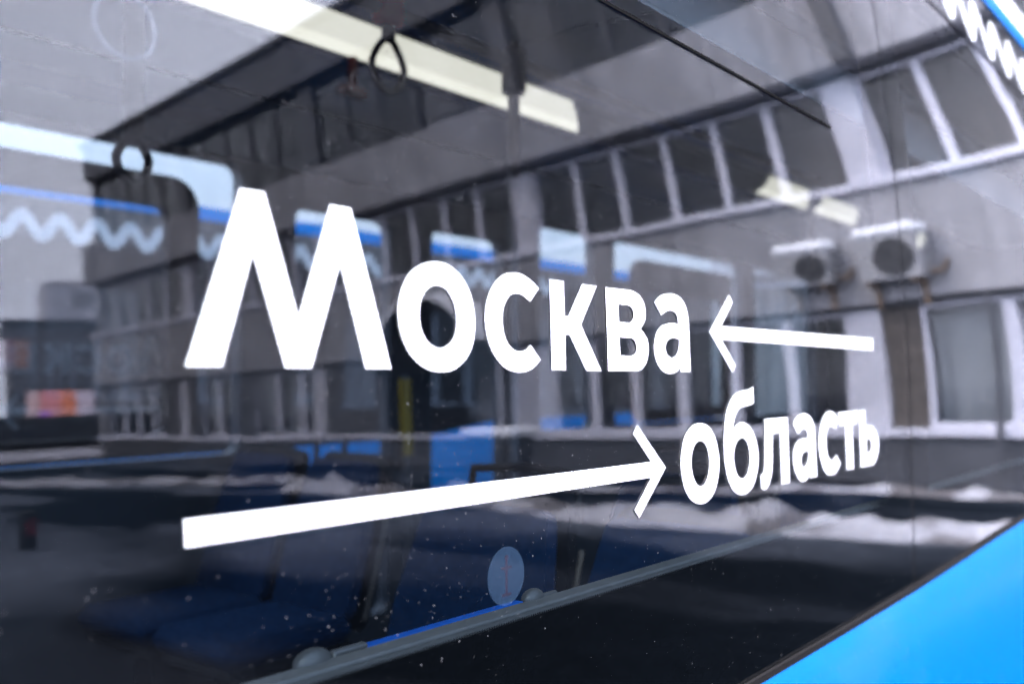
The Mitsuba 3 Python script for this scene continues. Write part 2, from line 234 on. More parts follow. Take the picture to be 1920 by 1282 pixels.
# ------------------------------------------------------------------ the bus we look at
BUS = thing('city_bus', 'foreground city bus with a tinted window bearing white Cyrillic words and arrows', 'bus')
LET = [["М",[[4093,67,4584,1419,4811,1422,5119,469,5472,1416,5704,1416,6137,60,5830,60,5566,927,5244,60,4981,61,4688,928,4402,66]]],["о",[[6709,1055,6673,1050,6637,1042,6601,1033,6567,1022,6534,1010,6502,995,6471,979,6442,961,6414,942,6390,922,6366,898,6345,873,6326,847,6309,820,6293,794,6280,768,6268,743,6258,717,6249,691,6241,665,6236,643,6232,621,6229,599,6228,576,6227,554,6228,532,6229,510,6232,488,6235,466,6239,444,6245,420,6252,396,6260,373,6268,349,6279,326,6290,304,6302,281,6315,259,6330,238,6347,217,6367,195,6389,174,6412,154,6437,134,6464,116,6489,102,6516,88,6544,75,6574,64,6604,55,6634,47,6666,42,6698,38,6731,36,6764,35,6798,35,6833,37,6869,40,6903,46,6936,53,6968,64,7000,77,7030,93,7059,110,7085,128,7111,147,7135,169,7156,191,7176,215,7194,238,7210,262,7223,287,7235,313,7244,339,7252,364,7260,396,7266,429,7270,461,7273,493,7274,526,7273,554,7271,582,7267,610,7263,638,7257,665,7250,694,7242,722,7233,749,7222,777,7209,803,7195,827,7180,851,7163,874,7144,896,7123,917,7102,937,7079,956,7054,974,7028,991,7001,1007,6976,1018,6950,1029,6922,1038,6894,1046,6865,1052,6835,1056,6804,1058,6772,1059,6740,1058],[6735,833,6715,831,6694,826,6673,819,6653,811,6636,802,6617,790,6600,776,6584,762,6570,747,6558,732,6547,715,6537,698,6530,680,6523,662,6518,644,6513,625,6509,606,6506,587,6505,568,6504,549,6504,530,6505,511,6507,492,6510,474,6514,455,6519,438,6526,421,6533,404,6542,388,6552,372,6564,356,6577,340,6591,324,6607,310,6625,298,6647,287,6671,277,6696,269,6723,263,6749,259,6770,259,6793,261,6815,266,6837,272,6857,280,6877,290,6896,302,6914,316,6931,331,6945,345,6957,360,6968,376,6976,392,6983,409,6989,425,6994,445,6998,464,7000,484,7002,504,7002,524,7001,547,6999,571,6996,595,6992,618,6986,641,6979,660,6971,678,6961,697,6950,714,6938,731,6926,748,6912,764,6897,779,6881,793,6862,805,6839,814,6814,822,6788,828,6761,832]]],["с",[[8315,915,8296,928,8276,941,8256,954,8236,967,8215,978,8194,989,8172,998,8149,1007,8126,1016,8102,1024,8083,1030,8063,1036,8042,1041,8021,1045,7999,1048,7978,1050,7956,1051,7933,1052,7911,1051,7888,1050,7861,1046,7832,1042,7805,1037,7778,1031,7752,1023,7725,1012,7698,999,7672,985,7648,971,7626,955,7604,938,7584,919,7565,900,7548,880,7532,861,7516,839,7500,816,7486,794,7474,771,7463,748,7453,724,7444,699,7437,674,7431,649,7426,624,7422,601,7420,579,7419,556,7420,534,7421,512,7423,487,7427,463,7431,438,7437,414,7444,390,7454,364,7465,337,7477,311,7490,285,7506,260,7522,236,7541,213,7561,191,7583,169,7606,149,7630,130,7655,112,7682,95,7711,80,7742,67,7777,57,7815,48,7854,42,7894,37,7934,34,7964,34,7993,36,8023,39,8053,44,8082,50,8108,57,8134,65,8160,75,8184,85,8207,97,8229,110,8250,124,8269,139,8289,155,8309,170,8142,321,8127,311,8113,300,8098,289,8082,279,8065,271,8044,265,8021,259,7998,255,7974,253,7952,252,7931,253,7909,256,7888,260,7868,265,7851,272,7830,283,7810,295,7792,309,7775,323,7761,338,7747,357,7734,377,7724,398,7715,419,7708,440,7702,463,7698,485,7695,508,7693,531,7693,554,7694,575,7696,596,7699,617,7704,638,7709,659,7716,676,7723,694,7732,711,7743,728,7755,745,7767,760,7782,775,7797,789,7815,802,7834,813,7851,820,7872,826,7894,831,7915,834,7936,835,7959,835,7982,832,8005,827,8027,822,8047,816,8070,807,8091,797,8112,786,8132,775,8153,764]]],["к",[[8508,1028,8770,1028,8766,648,8835,651,9125,1022,9414,1022,9071,566,9453,55,9150,56,8841,447,8769,447,8758,59,8500,61]]],["в",[[9591,1019,10140,1024,10169,1019,10198,1014,10228,1009,10256,1003,10283,995,10308,986,10333,975,10356,963,10376,950,10394,936,10410,920,10424,904,10435,886,10444,868,10452,850,10458,831,10463,811,10465,791,10466,770,10466,750,10464,732,10461,714,10456,695,10448,677,10438,660,10421,641,10401,623,10379,605,10357,587,10335,569,10352,558,10369,548,10386,537,10402,526,10417,515,10433,500,10449,486,10464,470,10477,455,10486,439,10496,417,10504,395,10509,373,10511,351,10511,328,10508,303,10503,278,10494,254,10484,229,10471,205,10459,186,10445,168,10429,149,10411,132,10391,116,10373,104,10352,93,10330,82,10306,73,10282,65,10265,61,10246,59,10227,57,10207,56,10188,54,9591,55],[9853,835,10064,834,10081,830,10099,826,10116,822,10132,817,10144,811,10157,800,10168,788,10177,775,10183,761,10187,748,10188,733,10186,719,10181,704,10174,689,10165,675,10156,666,10143,657,10129,649,10114,641,10101,632,9859,632],[9857,449,10119,448,10134,442,10149,435,10165,429,10178,422,10189,414,10200,401,10210,387,10217,373,10221,358,10224,344,10224,331,10222,317,10218,303,10211,290,10201,278,10190,269,10176,262,10159,255,10142,249,10127,242,9860,242]]],["а",[[10685,908,10708,924,10730,939,10753,955,10776,970,10803,984,10828,994,10855,1004,10883,1012,10913,1020,10942,1027,10971,1033,11002,1038,11032,1041,11063,1044,11094,1046,11125,1047,11156,1046,11187,1044,11217,1042,11245,1037,11276,1030,11307,1022,11335,1013,11362,1002,11385,990,11410,974,11432,955,11452,936,11470,916,11485,895,11499,875,11510,854,11518,833,11526,812,11533,790,11538,769,11541,748,11543,726,11546,705,11548,684,11549,53,11288,52,11278,116,11266,107,11255,97,11244,87,11232,78,11218,69,11201,62,11182,55,11163,48,11142,43,11122,38,11099,34,11076,30,11052,28,11028,26,11005,26,10976,27,10948,30,10919,33,10893,38,10869,45,10839,57,10811,71,10784,86,10761,102,10739,118,10720,135,10704,152,10689,170,10677,189,10667,208,10657,232,10648,256,10642,281,10638,306,10636,331,10636,351,10639,371,10643,392,10649,412,10656,432,10664,453,10673,474,10683,495,10696,516,10712,536,10728,553,10747,569,10768,585,10792,600,10818,613,10847,625,10878,635,10912,643,10946,651,10981,658,11008,662,11036,666,11064,669,11092,671,11120,672,11150,671,11179,670,11208,667,11237,665,11266,663,11264,678,11264,695,11263,711,11260,726,11256,742,11250,753,11243,764,11235,774,11225,784,11213,792,11200,800,11185,807,11168,812,11151,817,11133,821,11115,823,11097,825,11078,825,11058,824,11040,822,11018,819,10996,814,10975,809,10954,803,10934,796,10914,788,10895,780,10877,771,10859,762,10840,754],[11274,461,11257,465,11240,468,11222,471,11205,474,11187,476,11167,478,11145,478,11124,479,11102,478,11082,475,11062,472,11041,467,11022,461,11004,455,10988,447,10974,439,10962,430,10952,420,10942,410,10934,400,10928,392,10923,384,10918,376,10916,368,10915,360,10916,347,10919,334,10923,321,10929,309,10936,297,10943,287,10951,277,10961,268,10972,260,10985,252,11000,246,11017,240,11035,235,11053,231,11071,230,11090,232,11108,236,11127,241,11145,248,11160,255,11177,265,11193,277,11207,289,11219,301,11230,314,11239,328,11247,342,11254,356,11259,371,11263,385,11267,400,11269,415,11271,431,11272,446]]],["arrow_left",[[12752,1134,12856,1032,12476,689,18624,702,18613,473,12470,494,12867,147,12756,45,12109,594]]],["arrow_right",[[10196,-578,10846,-1125,10204,-1674,10100,-1573,10493,-1222,4092,-1205,4081,-1006,10489,-1030,10091,-676]]],["о",[[11768,-612,11724,-612,11680,-615,11636,-620,11595,-628,11558,-638,11514,-654,11473,-672,11436,-693,11402,-715,11374,-738,11345,-766,11322,-796,11303,-827,11287,-859,11273,-890,11258,-929,11246,-968,11237,-1007,11231,-1046,11227,-1086,11226,-1123,11228,-1160,11233,-1197,11240,-1235,11249,-1272,11260,-1307,11273,-1343,11289,-1379,11308,-1414,11331,-1449,11355,-1479,11383,-1509,11414,-1539,11450,-1567,11490,-1592,11528,-1611,11572,-1628,11619,-1643,11668,-1655,11716,-1662,11764,-1666,11814,-1666,11864,-1662,11911,-1655,11951,-1645,11999,-1626,12043,-1603,12082,-1577,12117,-1550,12147,-1522,12176,-1490,12200,-1456,12220,-1422,12237,-1386,12251,-1351,12265,-1310,12275,-1268,12283,-1227,12288,-1184,12289,-1142,12288,-1106,12283,-1069,12275,-1032,12264,-995,12251,-959,12236,-921,12219,-883,12199,-846,12175,-809,12146,-773,12120,-747,12090,-721,12056,-696,12017,-674,11976,-654,11940,-641,11899,-630,11855,-621,11811,-615],[11762,-844,11733,-845,11702,-850,11671,-858,11644,-869,11622,-880,11597,-900,11576,-921,11558,-944,11544,-968,11532,-991,11521,-1019,11513,-1047,11508,-1076,11506,-1105,11506,-1134,11508,-1163,11514,-1192,11522,-1222,11532,-1251,11545,-1281,11557,-1303,11572,-1325,11589,-1347,11609,-1369,11633,-1389,11650,-1401,11672,-1412,11696,-1423,11721,-1431,11745,-1435,11770,-1435,11796,-1432,11822,-1425,11846,-1417,11864,-1408,11890,-1389,11913,-1368,11932,-1345,11949,-1322,11963,-1298,11975,-1272,11985,-1244,11993,-1216,11997,-1188,12000,-1160,12000,-1130,11998,-1100,11993,-1070,11985,-1040,11974,-1010,11964,-986,11950,-962,11934,-938,11915,-916,11891,-894,11871,-881,11846,-868,11818,-856,11790,-848]]],["б",[[13406,-152,13411,-382,13399,-387,13388,-393,13377,-398,13364,-403,13350,-406,13307,-412,13262,-416,13217,-420,13172,-424,13128,-428,13090,-432,13051,-436,13013,-441,12977,-447,12946,-455,12914,-469,12886,-485,12860,-502,12837,-520,12818,-538,12799,-558,12785,-580,12772,-601,12762,-623,12752,-645,12742,-668,12734,-691,12727,-714,12721,-737,12714,-760,12732,-745,12749,-729,12766,-714,12786,-699,12809,-686,12830,-677,12854,-668,12879,-661,12907,-654,12934,-648,12953,-645,12973,-643,12994,-642,13015,-642,13035,-644,13074,-651,13114,-659,13153,-669,13189,-681,13220,-694,13259,-715,13294,-738,13326,-762,13355,-787,13380,-813,13407,-845,13430,-878,13451,-911,13468,-945,13483,-979,13497,-1018,13509,-1058,13519,-1097,13524,-1137,13526,-1176,13523,-1214,13515,-1253,13505,-1291,13491,-1329,13475,-1366,13459,-1401,13441,-1436,13419,-1470,13394,-1503,13363,-1534,13334,-1558,13301,-1581,13263,-1602,13221,-1621,13175,-1637,13134,-1647,13088,-1654,13038,-1659,12988,-1660,12940,-1658,12896,-1652,12851,-1642,12806,-1629,12766,-1613,12732,-1597,12690,-1571,12652,-1542,12619,-1512,12590,-1482,12565,-1452,12539,-1414,12517,-1376,12499,-1338,12484,-1299,12471,-1261,12458,-1215,12447,-1168,12440,-1122,12434,-1076,12431,-1030,12429,-984,12430,-938,12432,-893,12437,-847,12442,-802,12448,-762,12455,-723,12464,-683,12474,-644,12487,-605,12498,-574,12511,-544,12526,-513,12544,-483,12564,-453,12585,-425,12607,-397,12633,-370,12661,-343,12693,-317,12719,-298,12749,-280,12782,-263,12817,-247,12855,-234,12891,-224,12929,-216,12970,-210,13012,-205,13054,-200,13093,-196,13134,-195,13175,-193,13215,-191,13255,-187,13286,-182,13316,-175,13346,-167,13376,-159],[12986,-865,12957,-867,12926,-874,12897,-884,12871,-895,12849,-906,12824,-923,12803,-942,12784,-962,12769,-982,12757,-1003,12745,-1026,12736,-1051,12730,-1075,12727,-1100,12726,-1125,12728,-1153,12733,-1181,12740,-1210,12750,-1238,12762,-1267,12773,-1290,12786,-1314,12802,-1337,12821,-1360,12845,-1382,12863,-1394,12886,-1406,12912,-1417,12940,-1425,12967,-1430,12993,-1431,13021,-1429,13049,-1424,13074,-1417,13093,-1409,13122,-1390,13147,-1369,13168,-1346,13185,-1322,13200,-1298,13212,-1271,13221,-1243,13227,-1214,13231,-1186,13232,-1157,13231,-1128,13228,-1099,13223,-1070,13214,-1041,13202,-1012,13190,-989,13174,-967,13155,-945,13132,-923,13106,-904,13087,-893,13064,-882,13037,-873,13011,-867]]],["л",[[13762,-625,14594,-624,14622,-1626,14317,-1629,14286,-851,14029,-859,14006,-1276,13999,-1311,13993,-1346,13986,-1381,13978,-1416,13966,-1450,13954,-1476,13940,-1502,13923,-1527,13904,-1552,13882,-1575,13865,-1590,13846,-1605,13824,-1619,13800,-1631,13775,-1643,13760,-1648,13742,-1651,13722,-1654,13702,-1655,13684,-1654,13667,-1651,13650,-1646,13633,-1640,13617,-1633,13600,-1628,13578,-1431,13594,-1428,13610,-1426,13627,-1423,13642,-1420,13655,-1415,13666,-1410,13676,-1403,13684,-1396,13690,-1388,13695,-1380,13704,-1356,13711,-1332,13716,-1307,13721,-1282,13726,-1257]]],["а",[[14794,-746,14814,-727,14833,-707,14853,-688,14875,-669,14902,-652,14926,-640,14954,-630,14986,-620,15019,-612,15053,-604,15083,-598,15116,-593,15150,-589,15184,-586,15218,-585,15252,-587,15286,-590,15321,-595,15354,-601,15384,-608,15418,-618,15451,-630,15482,-644,15509,-658,15533,-672,15559,-693,15582,-716,15601,-738,15618,-761,15634,-784,15645,-804,15653,-823,15660,-843,15666,-863,15674,-882,15713,-1614,15428,-1624,15392,-1557,15381,-1568,15371,-1578,15361,-1589,15350,-1599,15337,-1609,15324,-1617,15311,-1625,15296,-1632,15279,-1639,15260,-1644,15233,-1649,15204,-1653,15173,-1656,15143,-1657,15115,-1655,15082,-1649,15048,-1639,15016,-1628,14987,-1615,14963,-1602,14931,-1580,14903,-1556,14878,-1532,14856,-1507,14838,-1482,14819,-1454,14804,-1425,14791,-1397,14781,-1368,14772,-1339,14768,-1319,14765,-1298,14765,-1277,14766,-1256,14769,-1236,14774,-1213,14780,-1190,14787,-1167,14798,-1145,14813,-1123,14831,-1102,14852,-1082,14876,-1062,14904,-1043,14935,-1025,14959,-1015,14988,-1007,15019,-999,15052,-992,15085,-986,15107,-983,15131,-980,15156,-978,15180,-977,15205,-977,15238,-977,15271,-978,15305,-979,15338,-981,15372,-982,15371,-967,15372,-951,15371,-935,15369,-920,15362,-905,15353,-894,15340,-883,15324,-873,15307,-863,15289,-854,15277,-849,15263,-843,15247,-838,15231,-835,15215,-833,15194,-833,15171,-835,15149,-838,15128,-842,15109,-846,15079,-857,15051,-868,15025,-880,14999,-893,14972,-905],[15382,-1209,15372,-1204,15362,-1199,15351,-1194,15341,-1190,15329,-1188,15311,-1186,15292,-1185,15273,-1185,15254,-1186,15238,-1188,15217,-1193,15197,-1198,15178,-1204,15161,-1211,15146,-1218,15131,-1227,15118,-1236,15106,-1247,15097,-1257,15089,-1267,15083,-1278,15079,-1290,15077,-1302,15076,-1313,15077,-1325,15080,-1337,15083,-1350,15088,-1362,15096,-1374,15107,-1386,15120,-1397,15137,-1408,15155,-1419,15175,-1428,15194,-1433,15210,-1433,15226,-1429,15243,-1423,15258,-1416,15271,-1409,15290,-1397,15308,-1384,15324,-1371,15338,-1357,15350,-1343,15359,-1330,15366,-1316,15371,-1302,15375,-1288,15379,-1274,15381,-1261,15382,-1248,15382,-1235,15382,-1222]]],["с",[[16694,-736,16672,-716,16652,-696,16631,-675,16608,-656,16581,-638,16560,-627,16535,-617,16507,-608,16478,-599,16448,-592,16427,-588,16403,-584,16378,-581,16354,-580,16331,-580,16295,-584,16258,-589,16222,-595,16190,-603,16162,-613,16124,-630,16089,-650,16059,-670,16031,-691,16007,-713,15976,-743,15948,-773,15923,-804,15901,-835,15882,-867,15864,-900,15850,-933,15838,-967,15829,-1001,15822,-1035,15818,-1068,15817,-1102,15818,-1136,15821,-1171,15827,-1205,15834,-1235,15843,-1264,15854,-1294,15867,-1324,15882,-1354,15899,-1385,15916,-1416,15936,-1447,15959,-1477,15987,-1508,16011,-1529,16039,-1551,16071,-1573,16106,-1593,16146,-1611,16176,-1622,16211,-1631,16250,-1638,16289,-1643,16327,-1646,16369,-1647,16413,-1645,16456,-1641,16496,-1636,16531,-1628,16566,-1617,16596,-1604,16623,-1589,16648,-1573,16673,-1557,16695,-1541,16715,-1525,16734,-1509,16752,-1492,16771,-1475,16582,-1324,16566,-1336,16550,-1349,16535,-1361,16516,-1372,16493,-1381,16467,-1388,16435,-1394,16401,-1399,16369,-1401,16340,-1399,16313,-1392,16287,-1381,16263,-1367,16243,-1353,16227,-1339,16208,-1320,16194,-1299,16183,-1278,16174,-1258,16166,-1237,16158,-1212,16151,-1187,16146,-1162,16143,-1137,16141,-1112,16141,-1087,16142,-1063,16144,-1038,16149,-1014,16156,-989,16165,-967,16175,-945,16188,-923,16204,-902,16224,-881,16238,-870,16257,-858,16278,-848,16302,-839,16328,-833,16348,-832,16372,-833,16398,-837,16423,-841,16445,-847,16473,-855,16500,-865,16526,-876,16551,-888,16577,-898]]],["т",[[16721,-616,17636,-603,17585,-839,17360,-853,17404,-1610,17068,-1614,17027,-844,16754,-852]]],["ь",[[17723,-612,18036,-604,18045,-890,18263,-891,18304,-899,18347,-906,18389,-914,18428,-923,18461,-933,18500,-951,18534,-971,18565,-992,18592,-1014,18615,-1036,18643,-1064,18668,-1092,18689,-1121,18706,-1150,18720,-1179,18729,-1207,18733,-1235,18734,-1263,18732,-1290,18726,-1318,18716,-1348,18703,-1378,18686,-1407,18667,-1436,18645,-1465,18629,-1484,18610,-1502,18589,-1520,18564,-1538,18537,-1554,18509,-1569,18477,-1582,18443,-1595,18407,-1607,18370,-1618,18357,-1620,18341,-1621,18324,-1622,18306,-1622,18290,-1622,17761,-1616],[18085,-1120,18204,-1126,18224,-1135,18246,-1144,18267,-1153,18286,-1162,18300,-1172,18315,-1188,18327,-1205,18335,-1222,18340,-1239,18342,-1256,18341,-1272,18337,-1288,18331,-1304,18321,-1320,18308,-1335,18296,-1345,18280,-1353,18262,-1361,18243,-1370,18225,-1378,18059,-1381]]]]
def rings(ls, f=lambda x, h: (x, h)):
    out = []
    for l in ls: out.append([f(l[i]/1e4, l[i+1]/1e4) for i in range(0, len(l), 2)])
    return Polygon(out[0], out[1:])
# panes: clear sheets; black frit bands printed on their inner face
def rippled(x0, x1):
    """toughened glass is never quite flat: ripples a fraction of a millimetre high"""
    m = sheet(x0, x1, -.45, .925, 0, nx=int((x1-x0)/.02), nh=70); v = np.array(m.vertices)
    q = np.stack([v[:, 0]*3.2, v[:, 2]*5.5, 0*v[:, 0]+2], 1)
    v[:, 1] += .00042*(meshkit.noise(q)-.5)+.00016*(meshkit.noise(q*2.7+5)-.5)
    return trimesh.Trimesh(v, m.faces, process=False)
PANES = [(-1.55, 2.072), (2.080, 4.9), (4.908, 7.9), (-5.0, -1.558)]
pane_keys = []
for x0, x1 in PANES:
    pane_keys.append(put('window_pane', rippled(x0, x1), 'glass_mat', BUS, smooth=True))
def teeth(x0, x1, y, a, b):
    """top edge of the lower frit band: saw teeth in the stretch that can be seen near by"""
    pts = [(x0, y)]; x = max(x0, a)
    if x < min(x1, b):
        while x < min(x1, b):
            pts += [(x, y-.0022), (x+.0017, y+.0022)]; x += .0037
    pts.append((x1, y)); return pts
for (x0, x1), pk in zip(PANES, pane_keys):
    top = teeth(x0, x1, -.2455, .25, 1.9)
    low = Polygon([(x0, -.445)]+top[:1]+top[1:]+[(x1, -.445)][::1]).buffer(0)
    put('frit_band', lay(low, -.006, .001), 'frit_mat', pk)
    put('frit_band', lay(sbox(x0, .86, x1, .922), -.006, .001, size=.3), 'frit_mat', pk)
    for a, b in ((x0, x0+.12), (x1-.135, x1)):
        put('frit_band', lay(sbox(a, -.2445, b, .859), -.006, .001, size=.12), 'frit_mat', pk)
# words and arrows, white vinyl on the outside of the first pane; the same words on the far side, seen from behind
names = {'arrow_left': 'white arrow pointing left beside the upper word', 'arrow_right': 'long white arrow pointing right to the lower word'}
for nm, ls in LET:
    put('arrow' if 'arrow' in nm else 'letter', lay(rings(ls), .0012, .0005, size=.03), 'vinyl_mat', pane_keys[0], label=names.get(nm, f'white letter {nm}'))
# stickers: a round faint film low on the glass with a reddish mark, a clear round one at the upper left
st = put('round_sticker', lay(Point(.769, -.196).buffer(.0285, 24), .0012, .0004), 'sticker_mat', pane_keys[0], label='faint pale blue round sticker')
fig = LineString([(.769, -.180), (.769, -.213)]).buffer(.0016).union(Point(.769, -.178).buffer(.0026)).union(LineString([(.762, -.188), (.776, -.188)]).buffer(.0013)).union(LineString([(.763, -.214), (.775, -.214)]).buffer(.0014))
put('mark', lay(fig, .0017, .0003), 'sticker_red_mat', st)
put('round_sticker', lay(Point(.3665, .2415).buffer(.0235, 24).difference(Point(.3665, .2415).buffer(.0222, 24)), .0012, .0004, size=.01), 'sticker_mat', pane_keys[0], label='clear round sticker outline')
# thin black gasket of the sliding vent
g = LineString([(-1.2, .458), (.984, .449), (1.727, .441)]).buffer(.0022, 4)
put('vent_gasket', lay(g, .0014, .0008, size=.15), 'frit_mat', BUS)
# dried salt and drops on the glass
def dots(n, mat_, r0, r1, region, off):
    V, F = [], []
    cl = [(rng.uniform(.5, 1.6), rng.uniform(-.22, .5)) for _ in range(26)]
    for _ in range(n):
        if rng.random() < .35:
            c = rng.choice(cl); x, h = rng.gauss(c[0], .12), rng.gauss(c[1], .09)
        else: x, h = rng.uniform(*region[:2]), rng.uniform(*region[2:])
        if (x < .5 and rng.random() < .6) or (h < -.25 and rng.random() < .5): continue
        r = r0+(r1-r0)*rng.random()**5; b = len(V); k = 6; e = rng.uniform(.8, 1.4)
        V.append((x, h, .25*r))
        V += [(x+r*math.cos(2*PI*i/k), h+e*r*math.sin(2*PI*i/k), 0) for i in range(k)]
        F += [(b, b+1+i, b+1+(i+1) % k) for i in range(k)]
    return wrap(trimesh.Trimesh(V, F, process=False), off)
k = put('salt_specks', dots(9000, 0, .00016, .00072, (.26, 2.05, -.42, .52), .0013), 'speck_mat', pane_keys[0]); labels[k] = {'kind': 'stuff'}
k = put('dark_specks', dots(260, 0, .0003, .0009, (.26, 1.9, -.25, .50), .0013), 'dark_speck_mat', pane_keys[0]); labels[k] = {'kind': 'stuff'}
# painted body below and above the glass
edge = [(-5.2, -.436), (1.3, -.433), (1.7, -.4285), (2.1, -.4225), (2.45, -.413), (2.75, -.403), (3.1, -.3945), (3.6, -.392), (8.2, -.392)]
xs = np.unique(np.r_[np.linspace(-5.2, 8.2, 40), [e[0] for e in edge]]); eh = np.interp(xs, *np.array(edge).T)
row = [(0, -.006), (0, .001), (.0012, .0035), (.004, .0048)]+[(d, .005+.032*(1-math.exp(-d/.09))) for d in (.012, .03, .06, .1, .15, .22, .32, .45, .6, .77)]
V = [(x, h-d, o) for d, o in row for x, h in zip(xs, eh)]; F = []; n = len(xs)
for j in range(len(row)-1):
    for i in range(n-1):
        a = j*n+i; F += [(a, a+n, a+n+1), (a, a+n+1, a+1)]
put('side_panel', wrap(trimesh.Trimesh(V, F, process=False), 0), 'blue_mat', BUS, smooth=40, label='glossy bright blue painted side panel')
seal = Polygon([(x, h-.002) for x, h in edge]+[(x, h+.0075) for x, h in edge[::-1]])
put('glass_seal', lay(seal, .001, .006, size=.3), 'rubber_mat', BUS)
put('seam_seal', lay(sbox(2.0725, -.43, 2.0795, .925), -.004, .003, size=.2), 'rubber_mat', BUS)
put('letterboard', sheet(-5.2, 8.2, .936, 1.150, 0, nh=10), 'black_paint_mat', BUS, smooth=True, label='dark glossy band above the side windows')
put('roof_stripe', lay(sbox(-5.2, 1.151, 8.2, 1.212), .001, .004, size=.5), 'blue_mat', BUS, label='bright blue stripe below the roof')
def wave_poly(x0, x1, hc, amp, per, ph, w, gap):
    xs = np.arange(x0, x1, .006); out = None
    c = LineString([(x, hc+amp*math.sin(2*PI*(x-ph)/per)) for x in xs])
    for o in (-gap, 0, gap):
        l = c.offset_curve(o) if o else c
        g = l.buffer(w/2, 4, cap_style=1).simplify(.0006); out = g if out is None else out.union(g)
    return out
wv = wave_poly(1.2, 4.6, 1.022, .050, .222, 2.769-.1665, .0125, .0195)
put('wave_ornament', lay(wv, .0012, .0006, size=.05), 'vinyl_mat', BUS, label='white triple wave ornament on the dark band')
prof = [(dl(1.213)-.0, 1.213), (dl(1.33)+.0, 1.33), (.40, 1.45), (.70, 1.52), (1.25, 1.55), (1.8, 1.52), (2.1, 1.45), (2.45, 1.33), (2.5, 1.0)]
V = [(x, float(y), EZ+h) for y, h in prof for x in (-5.2, 8.2)]; F = []
for i in range(len(prof)-1): F += [(2*i, 2*i+1, 2*i+3), (2*i, 2*i+3, 2*i+2)]
put('roof', trimesh.Trimesh(V, F, process=False), 'white_paint_mat', BUS, smooth=35)
# inside: floor, walls, ledge below the glass, lining above it, ceiling
put('floor', bx(-5.1, 8.1, .05, 2.5, .30, .35), 'floor_mat', BUS)
put('inner_wall', bx(-5.1, 8.1, .03, .085, .35, EZ-.262), 'interior_mat', BUS)
put('window_ledge', bx(-5.0, 8.0, .0085, .031, EZ-.275, EZ-.2500), 'sill_mat', BUS, label='grey ledge directly behind the glass')
put('window_ledge', bx(-5.0, 8.0, .0315, .056, EZ-.275, EZ-.2472, .002), 'sill_upper_mat', BUS)
put('ledge_strip', bx(.637, .874, .0565, .0680, EZ-.27, EZ-.2472, .001), 'blue_plastic_mat', BUS, label='bright blue strip along the window ledge')
def dome(x, y, z, rx, ry, rz):
    s = trimesh.creation.icosphere(3); s.apply_scale([rx, ry, rz]); s.apply_translation([x, y, z]); return s
put('ledge_clip', join(dome(.578, .060, EZ-.250, .021, .011, .014), bx(.60, .642, .0565, .066, EZ-.256, EZ-.244, .002)), 'clip_mat', BUS, smooth=40)
put('ledge_clip', join(dome(.895, .060, EZ-.249, .018, .010, .012), bx(.905, .94, .0565, .064, EZ-.256, EZ-.246, .002)), 'clip_mat', BUS, smooth=40)
V = [(x, y, EZ+h) for y, h in ((dl(.515)+.04, .515), (.20, .60), (.30, .80), (.44, .93)) for x in (-5, 8)]
put('window_lining', trimesh.Trimesh(V, [f for i in range(3) for f in ((2*i, 2*i+1, 2*i+3), (2*i, 2*i+3, 2*i+2))], process=False), 'lining_mat', BUS, smooth=60)
V = [(x, y, EZ+h) for y, h in ((2.14, .945), (2.30, .90), (2.44, .80)) for x in (-5, 8)]
put('window_lining', trimesh.Trimesh(V, [f for i in range(2) for f in ((2*i, 2*i+1, 2*i+3), (2*i, 2*i+3, 2*i+2))], process=False), 'ceiling_mat', BUS, smooth=60)
for i in range(9):
    a = -5+i*1.45
    put('ceiling_panel', bx(a, a+1.442, .42, 1.215, EZ+.955, EZ+.975, .004), 'ceiling_mat', BUS)
    put('ceiling_panel', bx(a, a+1.442, 1.675, 2.16, EZ+.955, EZ+.975, .004), 'ceiling_mat', BUS)
put('ceiling_stripe', bx(-5, 8, 1.222, 1.312, EZ+.950, EZ+.962), 'ceiling_blue_mat', BUS, label='dark blue ceiling stripe beside the lamps')
put('lamp_housing', join(bx(-5, 8, 1.585, 1.60, EZ+.955, EZ+1.06), bx(-5, 8, 1.48, 1.584, EZ+1.045, EZ+1.06)), 'ceiling_mat', BUS)
put('ceiling_stripe', bx(-5, 8, 1.608, 1.668, EZ+.950, EZ+.962), 'ceiling_blue_mat', BUS)
V = [(x, y, EZ+h) for y, h in ((2.262, .906), (2.300, .893), (2.352, .863)) for x in (-5, 2.06)]
put('ceiling_stripe', trimesh.Trimesh(V, [f for i in range(2) for f in ((2*i, 2*i+1, 2*i+3), (2*i, 2*i+3, 2*i+2))], process=False), 'ceiling_blue_mat', BUS)
put('emergency_handle', join(bx(1.96, 2.06, 1.56, 1.60, EZ+.83, EZ+.86, .008), bx(2.0, 2.02, 1.57, 1.59, EZ+.86, EZ+.95)), 'dull_red_mat', BUS, label='small red emergency handle under the lamp')
put('ceiling_back', bx(-5.1, 8.1, .2, 2.45, EZ+1.07, EZ+1.09), 'interior_mat', BUS)
def lamp_mesh(x0, x1, t0, t1):
    last = abs(x1-1.30) > .01
    q = [(1.582-.085*t-.012*math.sin(PI*t), EZ+.950+.078*t-.012*math.sin(PI*t), -.16*t) for t in np.linspace(t0, t1, 9)]
    V = [(x+(o if x == x1 and last else 0), y, z) for y, z, o in q for x in (x0, x1)]; F = []
    for i in range(8): F += [(2*i, 2*i+3, 2*i+2), (2*i, 2*i+1, 2*i+3)]
    return trimesh.Trimesh(V, F, process=False)
